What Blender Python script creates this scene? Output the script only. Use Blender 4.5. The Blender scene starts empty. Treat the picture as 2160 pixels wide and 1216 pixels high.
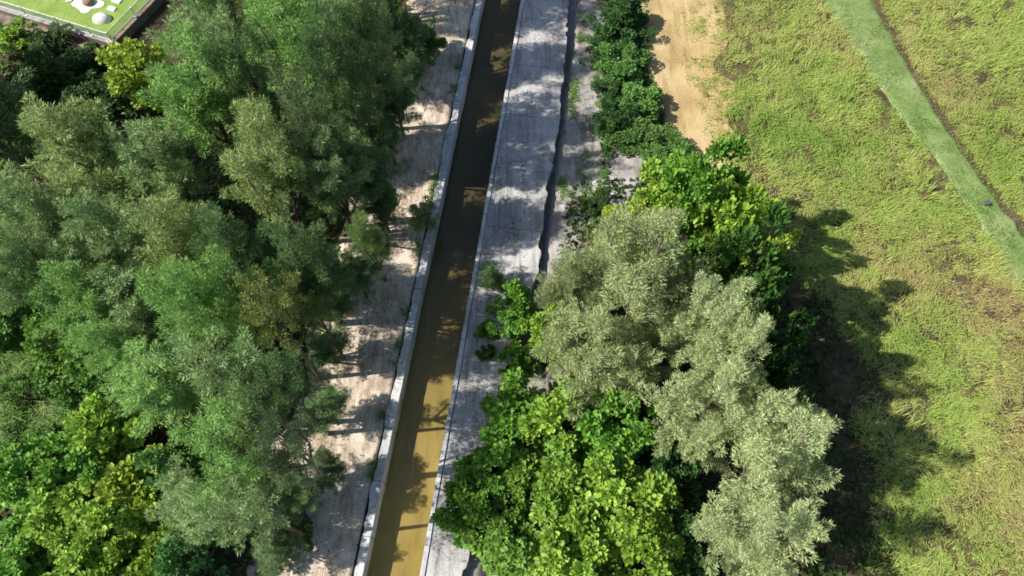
import bpy, math
import numpy as np
from mathutils import Vector, Matrix

R = math.radians
SC = bpy.context.scene
COL = SC.collection
rng = np.random.default_rng(7)

# ------------------------------------------------------------------ camera, sky, sun, exposure
CAM_H, PITCH, FPX = 30.0, R(65.0), 1500.0          # height over ground, degrees below the horizon, focal length in photo pixels
cam = bpy.data.cameras.new('camera')
cam.sensor_width = 36.0
cam.lens = 36.0 * FPX / 2160.0
cam.clip_end = 600
camo = bpy.data.objects.new('camera', cam); COL.objects.link(camo)
camo.location = (0, 0, CAM_H)
camo.rotation_euler = (R(90) - PITCH, 0, 0)
SC.camera = camo

SUN_EL = R(43.5)
sd = Vector((1.0, 0.10, 0)).normalized()           # the way shadows fall on the ground
world = bpy.data.worlds.new('World'); SC.world = world
world.use_nodes = True
wn = world.node_tree.nodes; wl = world.node_tree.links
bg = wn.get('Background') or wn.new('ShaderNodeBackground')
sky = wn.new('ShaderNodeTexSky'); sky.sky_type = 'NISHITA'; sky.sun_disc = False
sky.sun_elevation = SUN_EL; sky.sun_rotation = math.atan2(-sd.x, -sd.y)
wl.new(sky.outputs[0], bg.inputs[0]); bg.inputs[1].default_value = 0.09
sun = bpy.data.lights.new('sun', 'SUN'); sun.energy = 5.0; sun.angle = R(0.55); sun.color = (1.0, 0.945, 0.86)
suno = bpy.data.objects.new('sun', sun); COL.objects.link(suno)
suno.location = (-40, -4, 45)
suno.rotation_euler = Vector((sd.x*math.cos(SUN_EL), sd.y*math.cos(SUN_EL), -math.sin(SUN_EL))).to_track_quat('-Z', 'Y').to_euler()
SC.view_settings.view_transform = 'Standard'; SC.view_settings.look = 'None'
SC.view_settings.exposure = 0.5; SC.view_settings.gamma = 1.0
SC.render.engine = 'CYCLES'
SC.cycles.filter_width = 1.7
SC.cycles.max_bounces = 5; SC.cycles.diffuse_bounces = 3; SC.cycles.transmission_bounces = 4; SC.cycles.transparent_max_bounces = 6

# ------------------------------------------------------------------ helpers
def P(u, v, z=0.0):
    """the point of the place that a spot of the photo shows, at height z"""
    dx, dy = (u-1080)/FPX, (v-608)/FPX
    c, s = math.cos(PITCH), math.sin(PITCH)
    d = (dx, c - dy*s, -s - dy*c)
    t = (CAM_H - z) / -d[2]
    return np.array([d[0]*t, d[1]*t, z])

def depth(v, z):
    return (CAM_H - z) / (math.sin(PITCH) + (v-608)/FPX*math.cos(PITCH))

_grids = {}
def vnoise(x, y, scale, seed):
    """smooth value noise in 0..1"""
    g = _grids.setdefault(seed, np.random.default_rng(1000+seed).random((256, 256)))
    X, Y = np.asarray(x, float)/scale + 1000.0, np.asarray(y, float)/scale + 1000.0
    i, j = np.floor(X).astype(int), np.floor(Y).astype(int)
    fx, fy = X-i, Y-j
    fx, fy = fx*fx*(3-2*fx), fy*fy*(3-2*fy)
    a, b = g[i % 256, j % 256], g[(i+1) % 256, j % 256]
    c, d = g[i % 256, (j+1) % 256], g[(i+1) % 256, (j+1) % 256]
    return (a*(1-fx)+b*fx)*(1-fy) + (c*(1-fx)+d*fx)*fy

def mesh_quads(name, V, Q, smooth=False, mat=None):
    V = np.ascontiguousarray(V, dtype=np.float32).reshape(-1, 3); Q = np.ascontiguousarray(Q, dtype=np.int32).reshape(-1, 4)
    me = bpy.data.meshes.new(name)
    me.vertices.add(len(V)); me.vertices.foreach_set('co', V.ravel())
    me.loops.add(len(Q)*4); me.loops.foreach_set('vertex_index', Q.ravel())
    me.polygons.add(len(Q)); me.polygons.foreach_set('loop_start', np.arange(0, len(Q)*4, 4, dtype=np.int32))
    me.polygons.foreach_set('loop_total', np.full(len(Q), 4, dtype=np.int32))
    me.polygons.foreach_set('use_smooth', np.full(len(Q), smooth, dtype=bool))
    me.update(calc_edges=True)
    if mat: me.materials.append(mat)
    return me

class MB:
    """collects quads into one mesh"""
    def __init__(s): s.V = []; s.Q = []; s.n = 0
    def add(s, V, Q):
        V = np.asarray(V, float).reshape(-1, 3); s.V.append(V); s.Q.append(np.asarray(Q, int).reshape(-1, 4)+s.n); s.n += len(V)
    def box(s, cx, cy, z0, z1, hx, hy, ang=0.0):
        c, sn = math.cos(ang), math.sin(ang)
        p = []
        for z in (z0, z1):
            for a, b in ((-1, -1), (1, -1), (1, 1), (-1, 1)):
                x, y = a*hx, b*hy
                p.append((cx+x*c-y*sn, cy+x*sn+y*c, z))
        s.add(p, [(0, 3, 2, 1), (4, 5, 6, 7), (0, 1, 5, 4), (1, 2, 6, 5), (2, 3, 7, 6), (3, 0, 4, 7)])
    def tube(s, pts, rad, n=7):
        pts = np.asarray(pts, float); m = len(pts); V = []
        for i in range(m):
            d = pts[min(i+1, m-1)] - pts[max(i-1, 0)]; d /= np.linalg.norm(d)+1e-9
            a = np.cross(d, (0, 0, 1.0) if abs(d[2]) < .9 else (1.0, 0, 0)); a /= np.linalg.norm(a); b = np.cross(d, a)
            for k in range(n):
                t = 2*math.pi*k/n
                V.append(pts[i] + rad[i]*(a*math.cos(t)+b*math.sin(t)))
        Q = [(i*n+k, i*n+(k+1) % n, (i+1)*n+(k+1) % n, (i+1)*n+k) for i in range(m-1) for k in range(n)]
        Q += [((m-1)*n+0, (m-1)*n+k, (m-1)*n+k+1, (m-1)*n+min(k+2, n-1)) for k in range(1, n-2, 2)]
        s.add(V, Q)
    def mesh(s, name, mat=None, smooth=False): return mesh_quads(name, np.concatenate(s.V), np.concatenate(s.Q), smooth, mat)

def link(name, data, parent=None):
    o = bpy.data.objects.new(name, data); COL.objects.link(o)
    if parent: o.parent = parent
    return o

def tag(o, label=None, cat=None, group=None, kind=None):
    if label: o['label'] = label
    if cat: o['category'] = cat
    if group: o['group'] = group
    if kind: o['kind'] = kind
    return o

def unit(v): return v/(np.linalg.norm(v, axis=-1, keepdims=True)+1e-9)

# ------------------------------------------------------------------ materials
def new_mat(name):
    m = bpy.data.materials.new(name); m.use_nodes = True
    nt = m.node_tree; nt.nodes.clear()
    out = nt.nodes.new('ShaderNodeOutputMaterial')
    return m, nt, out

def N(nt, typ, **kw):
    n = nt.nodes.new(typ)
    for k, v in kw.items():
        if k.startswith('_'): setattr(n, k[1:], v)
        else: n.inputs[k.replace('__', ' ')].default_value = v
    return n

def ramp(nt, fac, stops):
    r = nt.nodes.new('ShaderNodeValToRGB'); nt.links.new(fac, r.inputs[0])
    e = r.color_ramp.elements
    while len(e) < len(stops): e.new(0.5)
    for k, (p, c) in enumerate(stops):
        e[k].position = p; e[k].color = tuple(c)+(1,) if len(c) == 3 else c
    return r.outputs[0]

def mixc(nt, fac, a, b, mode='MIX'):
    m = nt.nodes.new('ShaderNodeMix'); m.data_type = 'RGBA'; m.blend_type = mode
    for s, v in ((m.inputs[0], fac), (m.inputs[6], a), (m.inputs[7], b)):
        if hasattr(v, 'default_value'): nt.links.new(v, s)
        else: s.default_value = v if not isinstance(v, tuple) else (v+(1,) if len(v) == 3 else v)
    return m.outputs[2]

def coords(nt, scale=(1, 1, 1), rot=(0, 0, 0)):
    tc = nt.nodes.new('ShaderNodeTexCoord'); mp = nt.nodes.new('ShaderNodeMapping')
    nt.links.new(tc.outputs['Object'], mp.inputs[0]); mp.inputs['Scale'].default_value = scale; mp.inputs['Rotation'].default_value = rot
    return mp.outputs[0]

def noise(nt, vec, scale, detail=5, rough=.6, dist=0.0):
    n = nt.nodes.new('ShaderNodeTexNoise'); n.inputs['Scale'].default_value = scale; n.inputs['Detail'].default_value = detail
    n.inputs['Roughness'].default_value = rough; n.inputs['Distortion'].default_value = dist
    nt.links.new(vec, n.inputs['Vector'])
    return n.outputs[0]

def foliage_mat(name, trans=.3, vary=.35, warm=(1.25, 1.05, .55), rough=.55):
    """leaf surface in the object's own colour, every leaf a little different, light shining through"""
    m, nt, out = new_mat(name)
    oi = nt.nodes.new('ShaderNodeObjectInfo'); geo = nt.nodes.new('ShaderNodeNewGeometry')
    r = geo.outputs['Random Per Island']
    val = N(nt, 'ShaderNodeMapRange'); nt.links.new(r, val.inputs[0]); val.inputs[3].default_value = 1-vary; val.inputs[4].default_value = 1+vary
    c = mixc(nt, 1.0, oi.outputs['Color'], val.outputs[0], 'MULTIPLY')
    r2 = N(nt, 'ShaderNodeMath', _operation='MULTIPLY'); nt.links.new(r, r2.inputs[0]); r2.inputs[1].default_value = 37.0
    fr = N(nt, 'ShaderNodeMath', _operation='FRACT'); nt.links.new(r2.outputs[0], fr.inputs[0])
    cl = mixc(nt, 1.0, c, warm, 'MULTIPLY')
    n = noise(nt, coords(nt), .9, 2)
    f = N(nt, 'ShaderNodeMath', _operation='MULTIPLY'); nt.links.new(fr.outputs[0], f.inputs[0]); nt.links.new(n, f.inputs[1])
    c = mixc(nt, f.outputs[0], c, cl)
    p = N(nt, 'ShaderNodeBsdfPrincipled', Roughness=rough); nt.links.new(c, p.inputs['Base Color'])
    p.inputs['Specular IOR Level'].default_value = .3
    t = nt.nodes.new('ShaderNodeBsdfTranslucent'); nt.links.new(c, t.inputs[0])
    mx = nt.nodes.new('ShaderNodeMixShader'); mx.inputs[0].default_value = trans
    nt.links.new(p.outputs[0], mx.inputs[1]); nt.links.new(t.outputs[0], mx.inputs[2]); nt.links.new(mx.outputs[0], out.inputs[0])
    return m

def surf_mat(name, build, rough=.85, spec=.3, bump=None):
    m, nt, out = new_mat(name)
    p = N(nt, 'ShaderNodeBsdfPrincipled', Roughness=rough); p.inputs['Specular IOR Level'].default_value = spec
    c, h = build(nt)
    if hasattr(c, 'default_value'): nt.links.new(c, p.inputs['Base Color'])
    else: p.inputs['Base Color'].default_value = c+(1,)
    if h is not None and bump:
        b = N(nt, 'ShaderNodeBump', Strength=bump[0], Distance=bump[1]); nt.links.new(h, b.inputs['Height']); nt.links.new(b.outputs[0], p.inputs['Normal'])
    nt.links.new(p.outputs[0], out.inputs[0])
    return m

CANAL_ANG = math.atan2(4.16, 30.7)                 # the canal runs this far clockwise of +Y
ROTZ = (0, 0, CANAL_ANG)

def b_soil(nt):
    v = coords(nt); n = noise(nt, v, 1.3, 8, .65); n2 = noise(nt, v, 14, 6, .7)
    c = ramp(nt, n, [(.3, (.030, .024, .016)), (.5, (.075, .056, .036)), (.7, (.13, .095, .06))])
    return mixc(nt, ramp(nt, n2, [(.45, (0, 0, 0)), (.65, (.6, .6, .6))]), c, (.045, .05, .02)), n2
def b_bank(nt):
    v = coords(nt); vs = coords(nt, (1, .22, 1), ROTZ)
    n = noise(nt, v, .8, 9, .66); st = noise(nt, vs, 4, 7, .65); f = noise(nt, v, 12, 9, .78); g = noise(nt, v, 45, 4, .7)
    c = ramp(nt, n, [(.28, (.42, .32, .22)), (.48, (.68, .58, .46)), (.72, (.80, .72, .60))])
    c = mixc(nt, ramp(nt, st, [(.45, (0, 0, 0)), (.62, (.65, .65, .65))]), c, (.31, .225, .155))
    c = mixc(nt, ramp(nt, f, [(.53, (0, 0, 0)), (.66, (.8, .8, .8))]), c, (.13, .095, .06))
    return mixc(nt, ramp(nt, g, [(.6, (0, 0, 0)), (.7, (.5, .5, .5))]), c, (.10, .075, .05)), f
def vor_edge(nt, vec, scale):
    n = nt.nodes.new('ShaderNodeTexVoronoi'); n.feature = 'DISTANCE_TO_EDGE'; n.inputs['Scale'].default_value = scale; nt.links.new(vec, n.inputs['Vector']); return n.outputs['Distance']
def warp(nt, vec, amt, sc):
    n = nt.nodes.new('ShaderNodeTexNoise'); n.inputs['Scale'].default_value = sc; n.inputs['Detail'].default_value = 5; nt.links.new(vec, n.inputs['Vector'])
    m = nt.nodes.new('ShaderNodeVectorMath'); m.operation = 'MULTIPLY_ADD'; nt.links.new(n.outputs['Color'], m.inputs[0]); m.inputs[1].default_value = (amt,)*3; nt.links.new(vec, m.inputs[2])
    return m.outputs[0]
def joints(nt, every, width):
    x = nt.nodes.new('ShaderNodeSeparateXYZ'); nt.links.new(coords(nt, (1, 1, 1), ROTZ), x.inputs[0])
    d = N(nt, 'ShaderNodeMath', _operation='PINGPONG'); nt.links.new(x.outputs[1], d.inputs[0]); d.inputs[1].default_value = every/2
    return ramp(nt, d.outputs[0], [(0, (.85, .85, .85)), (width, (.7, .7, .7)), (width*1.6, (0, 0, 0))])
def b_concrete(nt):
    v = coords(nt); vs = warp(nt, coords(nt, (1, .13, 1), ROTZ), .25, 1.5)
    n = noise(nt, v, .5, 9, .62); st = noise(nt, vs, 2.6, 9, .7); f = noise(nt, v, 9, 9, .75); g = noise(nt, v, 45, 4, .7)
    c = ramp(nt, n, [(.3, (.33, .33, .33)), (.5, (.46, .455, .45)), (.7, (.60, .59, .575))])
    c = mixc(nt, ramp(nt, st, [(.45, (0, 0, 0)), (.62, (.75, .75, .75))]), c, (.235, .215, .195))
    c = mixc(nt, ramp(nt, f, [(.55, (0, 0, 0)), (.68, (.65, .65, .65))]), c, (.16, .145, .125))
    c = mixc(nt, ramp(nt, f, [(.30, (.6, .6, .6)), (.42, (0, 0, 0))]), c, (.66, .655, .64))
    e = vor_edge(nt, warp(nt, coords(nt, (1, .5, 1), ROTZ), .35, 1.2), .55)
    c = mixc(nt, ramp(nt, e, [(.002, (.42, .42, .42)), (.009, (0, 0, 0))]), c, (.10, .09, .08))
    c = mixc(nt, joints(nt, 3.4, .014), c, (.12, .11, .10))
    return mixc(nt, ramp(nt, g, [(.62, (0, 0, 0)), (.7, (.4, .4, .4))]), c, (.12, .105, .09)), f
def b_wall(nt):
    v = coords(nt); vs = coords(nt, (1, .2, 1), ROTZ)
    n = noise(nt, vs, 2.4, 8, .65); f = noise(nt, v, 6, 9, .75); k = noise(nt, v, .8, 6, .6)
    c = ramp(nt, n, [(.3, (.40, .40, .40)), (.55, (.60, .60, .60)), (.75, (.70, .70, .69))])
    c = mixc(nt, ramp(nt, f, [(.52, (0, 0, 0)), (.66, (.75, .75, .75))]), c, (.22, .205, .18))
    c = mixc(nt, joints(nt, 2.2, .016), c, (.14, .13, .115))
    return mixc(nt, ramp(nt, k, [(.55, (0, 0, 0)), (.68, (.55, .55, .55))]), c, (.20, .21, .14)), f
def b_strip(nt):
    v = coords(nt); vs = warp(nt, coords(nt, (1, .12, 1), ROTZ), .3, 1.3)
    n = noise(nt, v, .7, 9, .68); st = noise(nt, vs, 2.2, 8, .68); f = noise(nt, v, 8, 9, .78); g = noise(nt, v, 40, 4, .7)
    c = ramp(nt, n, [(.3, (.25, .235, .22)), (.5, (.41, .395, .38)), (.7, (.58, .565, .545))])
    c = mixc(nt, ramp(nt, st, [(.42, (0, 0, 0)), (.6, (.7, .7, .7))]), c, (.20, .165, .135))
    c = mixc(nt, ramp(nt, f, [(.53, (0, 0, 0)), (.66, (.75, .75, .75))]), c, (.11, .085, .06))
    return mixc(nt, ramp(nt, g, [(.58, (0, 0, 0)), (.68, (.5, .5, .5))]), c, (.62, .59, .55)), f
def b_field(nt):
    v = coords(nt); n = noise(nt, v, .35, 7, .6); f = noise(nt, v, 9, 8, .75, .5)
    c = ramp(nt, n, [(.3, (.36, .25, .115)), (.52, (.52, .39, .19)), (.72, (.60, .48, .27))])
    r = noise(nt, coords(nt, (1, .16, 1), (0, 0, .30)), 2.2, 7, .65)
    c = mixc(nt, ramp(nt, r, [(.48, (0, 0, 0)), (.62, (.6, .6, .6))]), c, (.30, .205, .09))
    return mixc(nt, ramp(nt, f, [(.54, (0, 0, 0)), (.68, (.8, .8, .8))]), c, (.19, .13, .06)), f
def b_ditch(nt):
    v = coords(nt); n = noise(nt, v, .22, 6, .6, 1.2); m_ = noise(nt, v, 1.5, 7, .65, .5); f = noise(nt, v, 9, 8, .75)
    c = ramp(nt, n, [(.32, (.135, .215, .055)), (.5, (.20, .275, .085)), (.66, (.31, .345, .17))])
    c = mixc(nt, ramp(nt, m_, [(.48, (0, 0, 0)), (.62, (.6, .6, .6))]), c, (.25, .31, .14))
    c = mixc(nt, ramp(nt, m_, [(.30, (.7, .7, .7)), (.42, (0, 0, 0))]), c, (.09, .15, .035))
    c = mixc(nt, ramp(nt, f, [(.5, (0, 0, 0)), (.72, (.6, .6, .6))]), c, (.14, .20, .07))
    return c, f
def b_bark(nt):
    v = coords(nt, (1, 1, .25)); n = noise(nt, v, 14, 6, .7)
    return ramp(nt, n, [(.35, (.07, .055, .042)), (.65, (.2, .165, .13))]), n
def b_turf(nt):
    v = coords(nt); n = noise(nt, v, 1.2, 6, .6); f = noise(nt, v, 3.5, 8, .75)
    c = ramp(nt, n, [(.35, (.19, .30, .055)), (.65, (.27, .37, .095))])
    return mixc(nt, ramp(nt, f, [(.5, (0, 0, 0)), (.7, (.7, .7, .7))]), c, (.12, .17, .05)), f
def b_retain(nt):
    v = coords(nt, (1, 1, 5)); n = noise(nt, v, 3, 7, .65)
    return ramp(nt, n, [(.35, (.12, .095, .075)), (.6, (.27, .215, .17)), (.75, (.36, .31, .26))]), n

M = dict(
    soil=surf_mat('forest_soil', b_soil, .95, .15, (.6, .05)),
    bank=surf_mat('sandy_bank', b_bank, .92, .15, (.8, .07)),
    concrete=surf_mat('grey_concrete', b_concrete, .85, .25, (.5, .03)),
    wall=surf_mat('pale_concrete', b_wall, .8, .3, (.3, .01)),
    strip=surf_mat('worn_concrete', b_strip, .9, .2, (.7, .05)),
    field=surf_mat('tan_field_soil', b_field, .95, .15, (.7, .05)),
    field_dark=surf_mat('field_soil', lambda nt: (ramp(nt, noise(nt, coords(nt), 1.6, 7, .65), [(.3, (.05, .042, .022)), (.55, (.11, .085, .045)), (.75, (.20, .145, .08))]), noise(nt, coords(nt), 9, 6, .7)), .95, .15, (.6, .04)),
    ditch=surf_mat('green_algae', b_ditch, .7, .3, (.35, .03)),
    bark=surf_mat('bark', b_bark, .9, .2, (.5, .02)),
    turf=surf_mat('bright_turf', b_turf, .9, .2, (.4, .01)),
    retain=surf_mat('brown_wall', b_retain, .9, .2, (.4, .02)),
    white=surf_mat('white_paint', lambda nt: (ramp(nt, noise(nt, coords(nt), 7, 8, .75), [(.35, (.42, .41, .37)), (.5, (.72, .72, .69)), (.7, (.84, .84, .82))]), None), .6, .3),
    cream=surf_mat('cream_cloth', lambda nt: (mixc(nt, noise(nt, coords(nt), 3, 5), (.66, .60, .50), (.82, .79, .70)), None), .85, .2),
    brown=surf_mat('brown_wicker', lambda nt: (mixc(nt, noise(nt, coords(nt), 25, 4), (.16, .105, .07), (.32, .23, .16)), None), .8, .3),
    blue=surf_mat('dark_blue', lambda nt: (mixc(nt, noise(nt, coords(nt), 8, 4), (.06, .075, .095), (.11, .13, .16)), None), .5, .4),
    needle=foliage_mat('needles', .25, .42, (1.12, 1.02, .72)),
    leaf=foliage_mat('leaves', .34, .45, (1.25, 1.05, .55), .5),
    grass=None,
)

def grass_mat(name='field_grass', stops=((.44, (.19, .36, .055)), (.58, (.32, .475, .095)), (.79, (.455, .54, .145)), (.96, (.53, .48, .20)), (1.06, (.45, .345, .17)))):
    m, nt, out = new_mat(name)
    v = coords(nt); n = noise(nt, v, .16, 5, .6, .6); n2 = noise(nt, v, 1.1, 4, .6)
    geo = nt.nodes.new('ShaderNodeNewGeometry'); r = geo.outputs['Random Per Island']
    a = N(nt, 'ShaderNodeMath', _operation='MULTIPLY_ADD'); nt.links.new(r, a.inputs[0]); a.inputs[1].default_value = .22
    nt.links.new(n, a.inputs[2])
    b = N(nt, 'ShaderNodeMath', _operation='MULTIPLY_ADD'); nt.links.new(n2, b.inputs[0]); b.inputs[1].default_value = .35; nt.links.new(a.outputs[0], b.inputs[2])
    sx = nt.nodes.new('ShaderNodeSeparateXYZ'); nt.links.new(v, sx.inputs[0])
    dry = N(nt, 'ShaderNodeMapRange'); nt.links.new(sx.outputs[0], dry.inputs[0]); dry.inputs[1].default_value = 16.0; dry.inputs[2].default_value = 23.0; dry.inputs[4].default_value = .085
    dry2 = N(nt, 'ShaderNodeMapRange'); nt.links.new(sx.outputs[1], dry2.inputs[0]); dry2.inputs[1].default_value = 20.0; dry2.inputs[2].default_value = 12.0
    dd = N(nt, 'ShaderNodeMath', _operation='MULTIPLY_ADD'); nt.links.new(dry.outputs[0], dd.inputs[0]); nt.links.new(dry2.outputs[0], dd.inputs[1]); nt.links.new(b.outputs[0], dd.inputs[2])
    c = ramp(nt, dd.outputs[0], list(stops))
    p = N(nt, 'ShaderNodeBsdfPrincipled', Roughness=.6); nt.links.new(c, p.inputs['Base Color']); p.inputs['Specular IOR Level'].default_value = .25
    t = nt.nodes.new('ShaderNodeBsdfTranslucent'); nt.links.new(c, t.inputs[0])
    mx = nt.nodes.new('ShaderNodeMixShader'); mx.inputs[0].default_value = .3
    nt.links.new(p.outputs[0], mx.inputs[1]); nt.links.new(t.outputs[0], mx.inputs[2]); nt.links.new(mx.outputs[0], out.inputs[0])
    return m
M['grass'] = grass_mat()
M['wild'] = grass_mat('wild_grass', ((.45, (.11, .25, .045)), (.68, (.17, .31, .06)), (.88, (.25, .36, .10)), (1.05, (.36, .40, .18))))

def water_mat():
    """dark brown upstream, muddy yellow downstream"""
    m, nt, out = new_mat('muddy_water')
    v = coords(nt); n = noise(nt, v, .5, 5, .55)
    c = ramp(nt, n, [(.3, (.235, .172, .045)), (.7, (.31, .235, .075))])
    dk = ramp(nt, n, [(.3, (.050, .044, .022)), (.7, (.105, .085, .036))])
    sx = nt.nodes.new('ShaderNodeSeparateXYZ'); nt.links.new(v, sx.inputs[0])
    a = N(nt, 'ShaderNodeMath', _operation='MULTIPLY_ADD'); nt.links.new(n, a.inputs[0]); a.inputs[1].default_value = 9.0; nt.links.new(sx.outputs[1], a.inputs[2])
    mr = N(nt, 'ShaderNodeMapRange'); nt.links.new(a.outputs[0], mr.inputs[0]); mr.inputs[1].default_value = 11.5; mr.inputs[2].default_value = 22.0
    c = mixc(nt, mr.outputs[0], c, dk)
    st = noise(nt, coords(nt, (1, .12, 1), ROTZ), 3.0, 6, .6)
    c = mixc(nt, ramp(nt, st, [(.5, (0, 0, 0)), (.72, (.35, .35, .35))]), c, (.09, .07, .03))
    p = N(nt, 'ShaderNodeBsdfPrincipled', Roughness=.07, IOR=1.33); nt.links.new(c, p.inputs['Base Color'])
    w = noise(nt, coords(nt, (1, .6, 1), ROTZ), 6, 4, .55)
    b = N(nt, 'ShaderNodeBump', Strength=.22, Distance=.03); nt.links.new(w, b.inputs['Height']); nt.links.new(b.outputs[0], p.inputs['Normal'])
    nt.links.new(p.outputs[0], out.inputs[0])
    return m
M['water'] = water_mat()

def net_mat():
    m, nt, out = new_mat('fence_netting')
    d = N(nt, 'ShaderNodeBsdfDiffuse'); d.inputs[0].default_value = (.42, .52, .42, 1)
    t = nt.nodes.new('ShaderNodeBsdfTransparent'); mx = nt.nodes.new('ShaderNodeMixShader'); mx.inputs[0].default_value = .38
    nt.links.new(t.outputs[0], mx.inputs[1]); nt.links.new(d.outputs[0], mx.inputs[2]); nt.links.new(mx.outputs[0], out.inputs[0])
    return m
M['net'] = net_mat()

# ------------------------------------------------------------------ the canal's own frame: c across (right positive), s along
CA, SA = math.cos(CANAL_ANG), math.sin(CANAL_ANG)
C0 = np.array([-4.735, 1.54])
HALF = 1.105
def W(c, s, z=0.0):
    c, s = np.asarray(c, float), np.asarray(s, float)
    x = C0[0] + c*CA + s*SA; y = C0[1] - c*SA + s*CA
    return np.stack([x, y, np.broadcast_to(np.asarray(z, float), x.shape)], -1)
def to_cs(x, y):
    dx, dy = x-C0[0], y-C0[1]
    return dx*CA - dy*SA, dx*SA + dy*CA

WC = [-400, -60, -14, -8, -5, -3, -1.5, -1.3, 1.15, 1.25, 3.3, 3.75, 4.12, 4.5, 6.2, 7.2, 12, 30, 80, 400]
WZ = [0, 0, 0, 0, 0, 0, -.02, -1.5, -1.5, -.42, -.42, -.85, -.85, -.42, -.40, -.05, -.03, -.03, -.03, -.03]
def ground_z(x, y):
    c, s = to_cs(np.asarray(x, float), np.asarray(y, float))
    return np.interp(c, WC, WZ)

def grid_mesh(name, X, mat, smooth=True):
    n, m = X.shape[:2]
    idx = np.arange(n*m).reshape(n, m)
    Q = np.stack([idx[:-1, :-1], idx[:-1, 1:], idx[1:, 1:], idx[1:, :-1]], -1).reshape(-1, 4)
    return mesh_quads(name, X.reshape(-1, 3), Q, smooth, mat)

# ground: one sheet that dips under the canal
cs = np.array(WC); ss = np.concatenate([[-400, -120], np.arange(-30, 90.1, 3.0), [160, 400]])
Cg, Sg = np.meshgrid(cs, ss)
G = W(Cg, Sg, 0.0); G[..., 2] = np.interp(Cg, WC, WZ)
tag(link('ground', grid_mesh('ground', G, M['soil'], False)), kind='structure')

# water
Cg, Sg = np.meshgrid(np.linspace(-HALF-.02, HALF+.02, 6), np.arange(-30, 92, 1.0))
tag(link('water', grid_mesh('water', W(Cg, Sg, -.82), M['water'])), kind='structure')

def edge_strip(name, s, cl, cr, ztop, zbot, mat, cols=10, rough=.0, sub=1):
    """a slab between two uneven edges, with side faces"""
    s = np.asarray(s); u = np.linspace(0, 1, cols)
    C = cl[:, None]*(1-u)+cr[:, None]*u; S = np.repeat(s[:, None], cols, 1)
    zt = ztop + rough*(vnoise(C, S, .7, 3)-.5) + rough*.5*(vnoise(C, S, .2, 4)-.5)
    top = W(C, S, 0); top[..., 2] = zt
    low = W(C[:, [0, -1]], S[:, [0, -1]], zbot)
    mb = MB()
    n, m = C.shape
    idx = np.arange(n*m).reshape(n, m)
    mb.add(top.reshape(-1, 3), np.stack([idx[:-1, :-1], idx[:-1, 1:], idx[1:, 1:], idx[1:, :-1]], -1))
    if zbot is not None:
        for k, col, lo in ((0, 0, low[:, 0]), (1, -1, low[:, 1])):
            V = np.concatenate([top[:, col], lo]); i = np.arange(n-1)
            q = np.stack([i, i+1, n+i+1, n+i], -1)
            mb.add(V, q if k == 0 else q[:, ::-1])
    return mb.mesh(name, mat, False)

ss = np.arange(-30, 90, .11)
nz = lambda seed, sc, amp: amp*(vnoise(ss, ss*0+seed*7.3, sc, seed)-.5)
ones = np.ones_like(ss)
# left and right canal walls
me = edge_strip('canal_wall', ss, -1.47*ones + nz(11, .8, .16)+nz(12, .25, .09), -HALF*ones + nz(13, .9, .03)+nz(23, .22, .025), .10, -1.2, M['wall'], 6, .05)
tag(link('canal_wall', me), 'wide pale concrete canal wall on the sandy bank and forest side', 'wall')
me = edge_strip('canal_wall', ss, HALF*ones + nz(14, .9, .03)+nz(24, .22, .03), 1.30*ones + nz(15, 1.3, .05)-.01, .10, -1.2, M['wall'], 5, .04)
tag(link('canal_wall', me), 'thin whitish concrete canal wall beside the grey walkway slab', 'wall')
# raised grey slab right of the canal with a broken outer edge
jag = np.repeat(vnoise(ss[::3], ss[::3]*0+2.2, .3, 21)-.5, 3)[:len(ss)]*.24
me = edge_strip('walkway', ss, 1.312*ones, np.interp(ss, [-30, 0, 8, 14, 22, 31, 90], [2.7, 2.75, 3.1, 4.05, 4.1, 3.85, 3.8]) + nz(16, 3.5, .22)+nz(17, .55, .16)+jag,   .045, -.50, M['concrete'], 12, .03)
tag(link('walkway', me), 'raised grey concrete walkway slab with broken jagged outer edge', 'walkway', kind='structure')
# lower strip beyond the slab, left sandy bank
me = edge_strip('path', ss, 1.4*ones, 6.15*ones + nz(18, 1.8, .5)+nz(19, .5, .3), -.385, None, M['strip'], 24, .05) if False else None
def sheet(name, s, cl, cr, z, mat, cols, rough, sc=.7):
    u = np.linspace(0, 1, cols)
    C = cl[:, None]*(1-u)+cr[:, None]*u; S = np.repeat(s[:, None], cols, 1)
    X = W(C, S, 0); X[..., 2] = np.interp(C, WC, WZ) + z + rough*(vnoise(C, S, sc, 31)) + rough*.6*vnoise(C, S, sc*.3, 32)
    X[:, [0, -1], 2] -= rough+.01
    return grid_mesh(name, X, mat, True)
me = sheet('path', ss, 1.5*ones, np.interp(ss, [0, 17, 19, 21.5, 23, 90], [6.1, 6.3, 8.4, 8.6, 6.4, 6.0]) + nz(18, 1.8, .6)+nz(19, .4, .35), .012, M['strip'], 30, .07)
tag(link('path', me), 'worn lower concrete strip between the raised slab and the hedge', 'path', kind='structure')
me = sheet('bank', ss, -5.6*ones + nz(20, 2.2, 1.6)+nz(22, .5, .5), -1.42*ones, .012, M['bank'], 30, .09)
tag(link('bank', me), 'pale sandy bank between the forest and the canal', 'path', kind='structure')

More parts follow.
